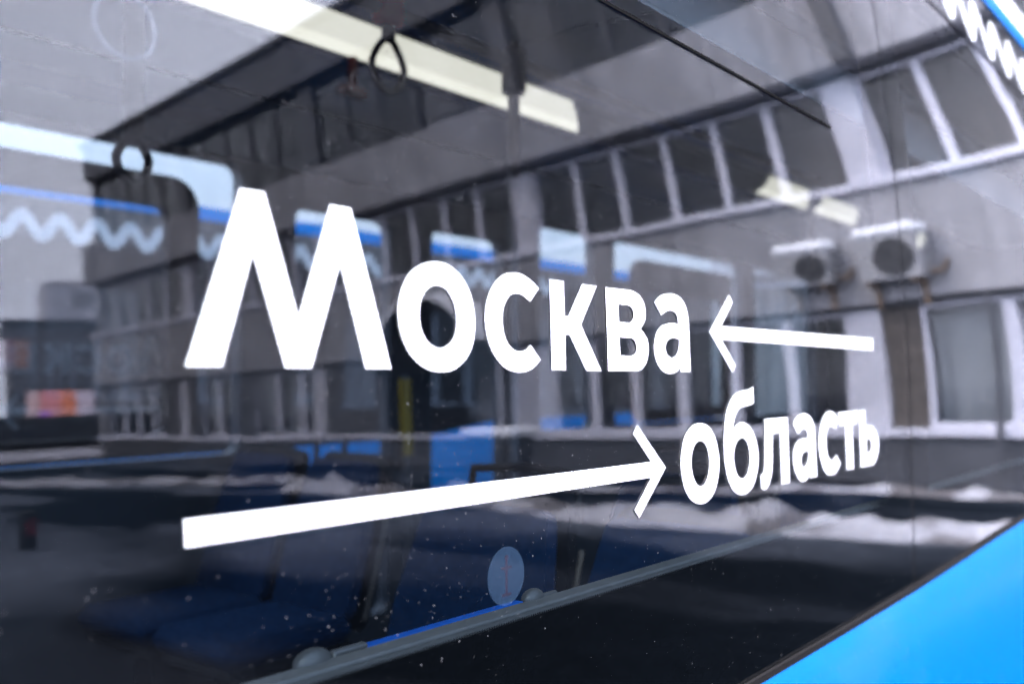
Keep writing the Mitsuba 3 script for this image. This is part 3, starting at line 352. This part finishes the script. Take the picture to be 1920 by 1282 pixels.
for x0, x1 in ((-.6, 1.30), (1.304, 3.19), (4.80, 5.47), (5.54, 6.25), (7.35, 7.65)):
  for t0, t1, q in ((0, .38, 1.04), (.38, 1, .84)):
    k = put('ceiling_lamp', lamp_mesh(x0, x1, t0, t1), 'lining_mat', BUS, label='warm white ceiling lamp strip')
    scene[k]['emitter'] = {'type': 'area', 'radiance': {'type': 'rgb', 'value': [q*LAMP*1.12, q*LAMP*.94, q*LAMP*.74]}}
# far side wall with its windows and the two door leaves
OPEN = [(-4.8, -1.2, -.285, .784), (-1.0, 2.27, -.285, .784), (2.52, 3.04, -1.0, .665), (3.30, 3.81, -1.0, .665), (4.12, 4.62, -.285, .784), (4.83, 6.49, -.285, .784), (6.7, 7.8, -.285, .784)]
wall = sbox(-5.1, -1.15, 8.1, 1.0)
for a, b, c, d in OPEN: wall = wall.difference(rrect(a, b, c, d, .05))
def upright(poly, y0, th):
    m = ext(poly, th); v = np.array(m.vertices)
    return trimesh.Trimesh(np.stack([v[:, 0], y0+th-v[:, 2], EZ+v[:, 1]], 1), m.faces, process=False)
put('far_wall', upright(wall, 2.46, .06), 'interior_mat', BUS)
far_keys = []
for a, b, c, d in OPEN:
    far_keys.append(put('far_pane', upright(sbox(a-.01, c-.01, b+.01, d+.01), 2.50, .0001) if 0 else trimesh.Trimesh([(a-.01, 2.5, EZ+c-.01), (b+.01, 2.5, EZ+c-.01), (b+.01, 2.5, EZ+d+.01), (a-.01, 2.5, EZ+d+.01)], [(0, 1, 2), (0, 2, 3)], process=False), 'clear_glass_mat', BUS))
def vent_frame(x0, x1, top=.577):
    o, i = rrect(x0, x1, -.27, .685, .11), rrect(x0+.118, x1-.118, -.2, top, .045)
    return o.difference(i)
put('vent_frame', upright(vent_frame(-.95, 2.05), 2.41, .04), 'rubber_mat', BUS, label='dark rounded frame inside the far window')
put('vent_frame', upright(vent_frame(4.97, 6.25, .50), 2.41, .04), 'rubber_mat', BUS)
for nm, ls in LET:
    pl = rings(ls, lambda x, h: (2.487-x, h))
    put('arrow' if 'arrow' in nm else 'letter', upright(pl, 2.503, .0005), 'vinyl_backlit_mat', far_keys[1])
put('end_wall', bx(-5.25, -5.15, 0.05, 2.5, .3, 2.9), 'interior_mat', BUS)
put('end_wall', bx(8.1, 8.2, 0.05, 2.5, .3, 2.9), 'interior_mat', BUS)
put('underbody', bx(-5.1, 8.1, .06, 2.45, .22, .29), 'rubber_mat', BUS)
# hand rails and poles
put('hand_rail', tube([(-4.5, 1.13, EZ+.90), (7.5, 1.13, EZ+.90)], .016), 'pole_mat', BUS, smooth=60)
put('grab_pole', tube([(2.215, 1.13, .35), (2.215, 1.13, EZ+.95)], .017), 'pole_mat', BUS, smooth=60)
put('grab_pole', tube([(5.35, 1.5, .35), (5.35, 1.5, EZ+.95)], .02), 'pole_mat', BUS, smooth=60)
put('door_pole', tube([(2.66, 1.97, .35), (2.63, 1.97, EZ+.0)], .016), 'pole_mat', BUS, smooth=60)
put('pole_sleeve', tube([(2.643, 1.97, EZ-.29), (2.63, 1.97, EZ-.01)], .024, 14), 'yellow_mat', BUS, smooth=60, label='yellow sleeve on the pole by the far door')
put('pole_bracket', join(bx(2.185, 2.245, 1.10, 1.16, EZ+.80, EZ+.94, .012)), 'strap_mat', BUS)
# hanging straps
def strap(x, y, bottom, r, label):
    t = thing('hanging_strap', label, 'strap', 'straps hanging from the ceiling rail')
    z = EZ+bottom
    put('clamp', bx(x-.042, x+.042, y-.024, y+.024, EZ+.862, EZ+.945, .012), 'red_mat', t, label='red clamp')
    put('strap_band', join(bx(x-.021, x+.021, y-.004, y+.004, z+2.6*r, EZ+.87), bx(x-.019, x+.019, y-.009, y+.009, z+2.1*r, z+2.9*r, .004)), 'strap_mat', t)
    pts = [(x-.95*r*1.0*math.sin(q)*(1-.42*max(0, math.cos(q))), y, z+r*1.15*(1+math.cos(q))) for q in np.linspace(0, 2*PI, 33)]
    put('loop_handle', tube(pts, .0085, cap=False), 'strap_mat', t, smooth=60)
strap(1.716, 1.13, .700, .058, 'black strap with a red clamp hanging before the bright ceiling lamp')
strap(1.035, 1.13, .376, .036, 'black ring strap hanging before the pale far window at upper left')

# ------------------------------------------------------------------ seats
def back_outline(w, h, top, r):
    return Polygon([(-w/2, 0), (w/2, 0), (w/2, h*.55), (top/2, h), (-top/2, h), (-w/2, h*.55)]).buffer(-r).buffer(2*r, 6).buffer(-r)
def seat(xf, y0, y1, label, zc=.80):
    t = thing('passenger_seat', label, 'seat', 'blue passenger seats in the bus')
    w = y1-y0-.02; yc = (y0+y1)/2
    lean = math.atan2(.17, .55)
    Rm = lambda x, z: np.array([[0, math.sin(lean), -math.cos(lean), x], [-1, 0, 0, yc], [0, math.cos(lean), math.sin(lean), z], [0, 0, 0, 1]])
    put('cushion', bx(xf, xf+.45, yc-w/2, yc+w/2, zc-.075, zc, .028), 'seat_mat', t, smooth=50)
    put('cushion_base', bx(xf+.03, xf+.46, yc-w/2+.01, yc+w/2-.01, zc-.12, zc-.073, .02), 'shell_mat', t)
    pad = ext(back_outline(w-.03, .47, w-.10, .03), .035); pad.apply_transform(Rm(xf+.45, zc-.02))
    sh = ext(back_outline(w, .53, w-.08, .04), .03); sh.apply_transform(Rm(xf+.487, zc-.06))
    put('backrest', pad, 'seat_mat', t, smooth=30); put('back_shell', sh, 'shell_mat', t, smooth=30)
    a = yc-w/2+.012
    put('edge_trim', tube([(xf+.478, a-.012, zc-.02), (xf+.60, a-.012, zc+.36)], .006), 'beige_mat', t, smooth=60)
    put('pedestal', bx(xf+.12, xf+.36, yc-.05, yc+.05, .35, zc-.11, .01), 'shell_mat', t)
    hx, hz = xf+.487+.17+.02, zc+.45
    put('grab_handle', tube([(hx, yc-w*.36, hz-.05), (hx+.01, yc-w*.34, hz+.045), (hx+.01, yc-.02, hz+.055), (hx+.01, yc+w*.34, hz+.045), (hx, yc+w*.36, hz-.05)], .010), 'shell_mat', t, smooth=60)
seat(1.58, 1.56, 1.955, 'blue seat of the far pair on the aisle side, beside the yellow pole')
seat(1.58, 1.96, 2.36, 'blue seat of the far pair, on its window side')
seat(1.02, .48, .92, 'blue seat of the near pair behind the round sticker')
seat(1.02, .06, .46, 'blue seat of the near pair close to the glass, right of the round sticker')
seat(1.82, .48, .92, 'blue aisle seat in the row behind the near pair')
seat(1.82, .06, .46, 'blue window seat in the row behind the near pair')

# ------------------------------------------------------------------ the same kind of bus parked beyond
OB = thing('parked_bus', 'second blue and white bus parked beyond, seen through the far windows', 'bus')
Y2 = 4.48
put('side_panel', wrap(ext(Polygon([(-6, -1.2), (-6, -.475), (5.0, -.455), (5.6, -.43), (6.2, -.36), (10, -.35), (10, -1.2)]), .02), 0, Y0=Y2, flat=True), 'blue_mat', OB)
put('window_band', bx(-6, 10, Y2+.004, Y2+.02, EZ-.47, EZ+.925), 'black_paint_mat', OB, label='dark glass band')
put('roof_stripe', bx(-6, 10, Y2-.004, Y2+.02, EZ+.926, EZ+1.005), 'blue_mat', OB)
V = [(x, Y2+y, EZ+h) for y, h in ((0, 1.006), (.03, 1.32), (.2, 1.43), (.6, 1.5), (1.25, 1.52), (1.9, 1.5), (2.4, 1.35), (2.5, .9)) for x in (-6, 10)]
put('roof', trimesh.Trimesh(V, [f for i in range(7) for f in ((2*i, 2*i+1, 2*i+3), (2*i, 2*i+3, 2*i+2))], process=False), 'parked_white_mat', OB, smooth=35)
wv2 = wave_poly(-2, 7.0, .775, .050, .2, 2.41-.05, .017, .0205)
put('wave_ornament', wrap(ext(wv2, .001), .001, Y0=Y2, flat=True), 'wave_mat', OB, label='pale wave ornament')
put('body_core', bx(-5.98, 9.98, Y2+.021, Y2+2.49, .3, 2.5), 'rubber_mat', OB)
for x in (-3.5, 6.6):
    c = trimesh.creation.cylinder(radius=.48, height=.28, sections=32); c.apply_transform(trimesh.transformations.rotation_matrix(PI/2, [1, 0, 0])); c.apply_translation([x, Y2+.11, .48])
    put('wheel', c, 'rubber_mat', OB, smooth=40)
for x in (-3.2, 5.6):
    c = trimesh.creation.cylinder(radius=.48, height=.28, sections=32); c.apply_transform(trimesh.transformations.rotation_matrix(PI/2, [1, 0, 0])); c.apply_translation([x, 2.2, .48])
    put('wheel', c, 'rubber_mat', BUS, smooth=40)

# ------------------------------------------------------------------ the office building mirrored in the glass
BA = .12
BW = T([[math.sin(BA), math.cos(BA), 0, 14.36], [-math.cos(BA), math.sin(BA), 0, 0], [0, 0, 1, 0], [0, 0, 0, 1]])
OFF = thing('office_building', 'grey concrete office building with white framed window rows, mirrored in the bus glass', 'building')
def ob(name, mesh, m, parent=OFF, smooth=False, label=None): return put(name, mesh, m, parent, smooth, BW, label)
WL, WR = -10.6, 32.45     # along the facade; the end away from the bus is WR
PIER = [3.93+7.27*k for k in range(-2, 5)]
BAYS = [(PIER[i]+.29, min(PIER[i+1]-.29, WR)) for i in range(-1+1, 6)]
ob('core_wall', bx(WL, WR, 3.0, 14, -.3, 12.3), 'room_mat')
ob('end_wall', bx(WR-.32, WR, .02, 14, -.3, 12.2), 'concrete_mat')
for z0, z1 in ((-.3, .70), (3.15, 4.75), (7.2, 8.4), (11.2, 12.3)):
    ob('floor_slab', bx(WL+.02, WR-.33, .36, 2.99, z0, z1), 'room_mat')
n = 0
for a, b in zip([WL]+PIER[1:-1], PIER[1:-1]+[WR]):
    k = max(1, round((b-a)/3.6))
    for j in range(k):
        u, v = a+(b-a)*j/k+.007, a+(b-a)*(j+1)/k-.007
        ob('spandrel_panel', bx(u, v, -.14, .34, 2.97+rng.uniform(-.01, .01), 4.87, .015), 'concrete_mat')
        ob('fascia_panel', bx(u, v, -.42+rng.uniform(-.008, .008), .34, 6.98+rng.uniform(-.012, .012), 8.54, .02), 'concrete_mat')
        ob('plinth_panel', bx(u, v, .02, .34, -.3, .715, .01), 'plinth_mat')
        ob('parapet_panel', bx(u, v, -.22, .30, 11.35, 12.75, .02), 'plinth_mat')
    ob('window_sill', bx(a+.004, b-.004, -.24, .30, 4.88, 5.03, .015), 'frame_mat')
    ob('window_sill', bx(a+.004, b-.004, -.10, .30, .72, .86, .015), 'frame_mat')
ob('soffit_shadow', bx(WL, WR, -.05, .33, 6.90, 6.965), 'dark_metal_mat')  # dark strips drawn in place of the shadow line under the overhanging panels
ob('soffit_shadow', bx(WL, WR, -.05, .33, 2.90, 2.955), 'dark_metal_mat')
ob('roof', bx(WL-.1, WR+.1, -.35, 14.2, 12.76, 12.95), 'dark_metal_mat')
for p in PIER[:-1]:
    ob('pier', bx(p-.29, p+.29, .00, .30, 5.035, 6.89, .02), 'pier_mat')
    ob('pier', bx(p+.24, p+.80, .03, .30, .865, 2.89, .02), 'pier_mat')
    ob('pier', bx(p-.3, p+.3, .02, .30, 8.56, 11.34, .02), 'plinth_mat')
def folds(w0, w1, z0, z1, y, seed):
    xs = np.linspace(w0, w1, max(8, int((w1-w0)/.035))); V = []
    for i, x in enumerate(xs):
        o = .035*math.sin(i*1.15+seed)+.02*math.sin(i*.47+2*seed)
        V += [(x, y+o, z0), (x, y+o, z1)]
    F = []
    for i in range(len(xs)-1): F += [(2*i, 2*i+2, 2*i+3), (2*i, 2*i+3, 2*i+1)]
    return trimesh.Trimesh(V, F, process=False)
def window(a, b, z0, z1, n, mw, fm, cur, y=.12):
    wk = OFF+'__window'; q = COUNT.get(wk, 0)
    fr = join(bx(a, a+.07, y-.03, y+.06, z0, z1), bx(b-.07, b, y-.03, y+.06, z0, z1), bx(a+.07, b-.07, y-.03, y+.06, z0, z0+.07), bx(a+.07, b-.07, y-.03, y+.06, z1-.07, z1))
    wk = ob('window', fr, fm)
    e = np.linspace(a, b, n+1)
    for j in range(n):
        if j: ob('mullion', bx(e[j]-mw/2, e[j]+mw/2, y-.045, y+.05, z0+.001, z1-.001), fm, wk)
        u, v = e[j]+.005, e[j+1]-.005
        ob('pane', trimesh.Trimesh([(u, y+.02, z0+.01), (v, y+.02, z0+.01), (v, y+.02, z1-.01), (u, y+.02, z1-.01)], [(0, 1, 2), (0, 2, 3)], process=False), 'office_glass_mat', wk)
        if rng.random() < (cur if v > 3.7 else .95):
            s = rng.random()*(1 if v > 3.7 else .4); c0, c1 = (u, v) if s < .45 else ((u, u+(v-u)*rng.uniform(.25, .6)) if s < .75 else (v-(v-u)*rng.uniform(.25, .6), v))
            ob('curtain', folds(c0, c1, z0+.05, z1-.02, y+.28, rng.uniform(0, 6)), 'sheer_mat' if z0 < 2 and rng.random() < .7 else 'curtain_mat', wk)
for a, b in zip([WL]+[p+.29 for p in PIER[1:-1]], [p-.29 for p in PIER[1:-1]]+[WR-.33]):
    window(a+.01, b-.01, 5.04, 6.885, max(2, round((b-a)/1.11)), .15, 'frame_mat', .28)
    window(a+.01, b-.01, 8.57, 11.33, max(2, round((b-a)/1.34)), .08, 'plinth_mat', .1)
LOW = [(-9.8, -3.65, 5), (-2.54, 3.60, 5), (4.74, 10.86, 6), (18.70, 22.2, 3), (23.2, 25.2, 2), (27.4, 31.6, 4)]
for a, b, n in LOW: window(a, b, .87, 2.885, n, .20, 'frame_mat', .4)
LB = sorted([(a, b) for a, b, _ in LOW]+[(p+.235, p+.805) for p in PIER[:-1]])
# solid wall between the low windows beyond the entrance
for a, b in ((22.21, 23.19), (25.21, 26.03), (26.6, 27.39), (31.61, WR)): ob('wall_panel', bx(a, b, .03, .30, .865, 2.895), 'plinth_mat')
ob('wall_panel', bx(3.605, 4.165, .08, .30, .865, 2.895), 'drape_mat')
ob('wall_panel', bx(-3.645, -3.105, .08, .30, .865, 2.895), 'drape_mat')
for a, b in ((12.02, 13.0), (16.2, 18.69)): ob('wall_panel', bx(a, b, .03, .30, .865, 2.895), 'plinth_mat')
ob('gap_and_pipe', bx(3.25, 3.62, -.53, -.43, 6.95, 8.56, .03), 'dark_metal_mat', label='dark box standing in for a wide gap between upper fascia panels')  # added box, stands in for a dark gap between fascia panels
ob('gap_and_pipe', tube([(2.55, -.22, .2), (2.52, -.22, 2.95)], .045), 'dark_metal_mat', smooth=60)
# arched entrance hood
arc = [(13.65+1.62*math.cos(q), 2.46+1.72*math.sin(q)) for q in np.linspace(0, PI, 25)]
arci = [(13.65+1.44*math.cos(q), 2.40+1.56*math.sin(q)) for q in np.linspace(PI, 0, 25)]
def fac(poly, y0, th):
    m = ext(poly, th); v = np.array(m.vertices)
    return trimesh.Trimesh(np.stack([v[:, 0], y0+th-v[:, 2], v[:, 1]], 1), m.faces, process=False)
hood = ob('entrance_hood', fac(Polygon(arc+arci), -1.0, .84), 'black_cloth_mat', smooth=30, label='black arched entrance hood')
ob('hood_dark_inside', fac(Polygon(arci[::-1]), -.93, .02), 'black_cloth_mat', hood)  # black sheet standing in for the dark inside of the hood
sn = [(13.65+1.62*math.cos(q), 2.46+1.72*math.sin(q)) for q in np.linspace(.35, PI-.35, 19)]+[(13.65+1.70*math.cos(q), 2.46+1.84*math.sin(q)) for q in np.linspace(PI-.35, .35, 19)]
ob('snow_rim', fac(Polygon(sn), -1.02, .88), 'fresh_snow_mat', hood, smooth=30)
ob('entrance_door', bx(13.1, 16.1, .1, .18, 0, 2.4), 'black_cloth_mat')
ob('pier', bx(10.87, 11.43, .05, .30, .865, 2.89, .02), 'pier_mat')
# air conditioners on the spandrel
def conditioner(a, b, z0, z1, fc, fr, label):
    t = thing('air_conditioner', label, 'air conditioner', 'air conditioners on the facade')
    Q = lambda n_, me, m_, s=False: put(n_, me, m_, t, s, BW)
    Q('housing', bx(a, b, -.52, -.20, z0, z1, .02), 'ac_mat')
    zc = (z0+z1)/2
    c = trimesh.creation.cylinder(radius=fr, height=.02, sections=36); c.apply_transform(trimesh.transformations.rotation_matrix(PI/2, [1, 0, 0])); c.apply_translation([fc, -.527, zc]); Q('fan_opening', c, 'grille_mat', 40)
    g = [tube([(fc+r*math.cos(q), -.545, zc+r*math.sin(q)) for q in np.linspace(0, 2*PI, 29)], .004, 5, False) for r in np.linspace(.05, fr, 5)]
    Q('fan_grille', join(*g), 'dark_metal_mat')
    s = bx(a-.03, b+.03, -.56, -.17, z1-.01, z1+.17, .06); v, f = trimesh.remesh.subdivide_to_size(s.vertices, s.faces, .08); v = v+np.stack([0*v[:, 0], 0*v[:, 0], .05*(meshkit.fbm(v*6, 3)-.5)*(v[:, 2] > z1+.03)], 1)
    Q('snow_cap', trimesh.Trimesh(v, f), 'fresh_snow_mat', True)
    for w in (a+.12, b-.16): Q('bracket', join(bx(w, w+.05, -.50, -.15, z0-.06, z0-.005), bx(w, w+.05, -.21, -.145, z0-.42, z0-.06)), 'rust_mat')
    Q('pipe', tube([(a-.02, -.30, z0+.1), (a-.14, -.24, z0+.08), (a-.2, -.17, z0+.25)], .035), 'rust_mat', 60)
conditioner(4.64, 5.46, 3.36, 3.94, 4.90, .23, 'smaller snow capped air conditioner, left one of the two on the facade')
conditioner(3.20, 4.16, 3.28, 4.00, 3.56, .30, 'larger snow capped air conditioner, right one of the two on the facade')

# ------------------------------------------------------------------ small things in the yard
t = thing('utility_box', 'dark low utility box with a thick snow cap in front of the office wall', 'box')
put('cabinet', bx(11.2, 11.75, -9.15, -8.3, 0, .98, .02), 'dark_metal_mat', t); put('door', bx(11.185, 11.199, -9.1, -8.35, .08, .92), 'grille_mat', t); put('snow_cap', bx(11.12, 11.83, -9.24, -8.2, .975, 1.14, .05), 'fresh_snow_mat', t)
t = thing('sign_post', 'slim pale grey post standing before the office windows', 'post')
put('post', tube([(12.6, -9.6, 0), (12.62, -9.6, 2.35)], .035), 'frame_mat', t, smooth=60); put('post_cap', bx(12.57, 12.67, -9.65, -9.55, 2.35, 2.37), 'dark_metal_mat', t)
t = thing('bollard', 'small dark bollard with a red reflector on the wet asphalt', 'bollard')
put('body', tube([(5.05, -9.85, 0), (5.05, -9.85, .44)], .085, 16), 'rubber_mat', t, smooth=50); put('reflector', bx(4.99, 5.10, -9.768, -9.755, .16, .36), 'dull_red_mat', t)
D0, D1 = np.array([22.5, -51.0]), np.array([31.7, -47.0])
ang = math.atan2(*(D1-D0)[::-1]); PW = T().translate([float(D0[0]), float(D0[1]), 0]).rotate([0, 0, 1], math.degrees(ang)).scale(1.4)
t = thing('pavilion', 'low dark grey pavilion beyond the end of the office building', 'building')
put('wall', bx(.9, 9.5, -7, 0, 0, 5.3), 'pavilion_mat', t, tw=PW); put('roof', bx(.7, 9.7, -7.2, .25, 5.31, 5.5), 'dark_metal_mat', t, tw=PW)
for a in (5.0, 6.6): put('window', bx(a, a+1.2, .005, .04, 1.4, 3.6), 'black_paint_mat', t, tw=PW)
t = thing('advertising_screen', 'bright pink and orange advertising screen on the pavilion front', 'screen')
put('casing', bx(1.35, 3.75, .30, .40, 1.30, 2.55), 'dark_metal_mat', t, tw=PW)
for a, b, z0, z1, c in ((1.42, 1.85, 1.37, 2.47, (1.1, .75, .85)), (1.86, 2.55, 1.62, 2.47, (1.3, .45, .55)), (1.86, 2.2, 1.37, 1.61, (.7, .2, 1.2)), (2.21, 2.55, 1.37, 1.61, (1.2, .5, .6)), (2.56, 3.05, 1.37, 2.47, (1.4, .38, .16)), (3.06, 3.68, 1.37, 2.47, (1.0, .85, 1.15))):
    k = put('screen_tile', bx(a, b, .405, .415, z0, z1), 'grille_mat', t, tw=PW); scene[k]['emitter'] = {'type': 'area', 'radiance': {'type': 'rgb', 'value': [LED*x for x in c]}}
t = thing('low_hedge', 'dark low hedge below the advertising screen', 'hedge')
hm = trimesh.creation.box(bounds=[[-9, 1.2, 0], [4.2, 2.4, 1.35]]); v, f = trimesh.remesh.subdivide_to_size(hm.vertices, hm.faces, .3, max_iter=10)
v = v+.35*(np.stack([meshkit.fbm(v*2, 3, seed=i) for i in range(3)], 1)-.5); hm = trimesh.Trimesh(v, f)
put('foliage', hm, 'hedge_mat', t, tw=PW)
t = thing('kiosk', 'pale kiosk with white boards left of the advertising screen', 'kiosk')
put('wall', bx(-4.5, .4, -2, .3, 0, 2.6), 'pavilion_mat', t, tw=PW)
for i in range(5): put('board', bx(-4.3+i*.93, -3.75+i*.93, .31, .34, 1.9, 2.55-.1*(i % 2)), 'white_paint_mat', t, tw=PW)
t = thing('distant_block', 'pale distant apartment block above the dark pavilion', 'building')
put('wall', bx(4, 40, -44, -32, 0, 11.8), 'far_wall_mat', t, tw=PW); put('roof', bx(3.9, 40.1, -44.1, -31.9, 11.81, 12.0), 'far_wall_mat', t, tw=PW)
for i in range(12):
    for j in range(4): put('window', bx(5.5+i*2.9, 6.8+i*2.9, -31.99, -31.95, 1+j*3.0, 2.3+j*3.0), 'concrete_mat', t, tw=PW)
t = thing('distant_block', 'long low pale block far behind the kiosk', 'building')
put('wall', bx(-40, -12, -60, -48, 0, 9), 'far_wall_mat', t, tw=PW); put('roof', bx(-40.3, -11.7, -60.3, -47.7, 9.01, 9.3), 'pavilion_mat', t, tw=PW)
for i in range(8):
    for j in range(2): put('window', bx(-38+i*3.3, -36.5+i*3.3, -47.99, -47.95, 2+j*3.3, 3.6+j*3.3), 'black_paint_mat', t, tw=PW)
labels['sky'] = {'kind': 'structure'}
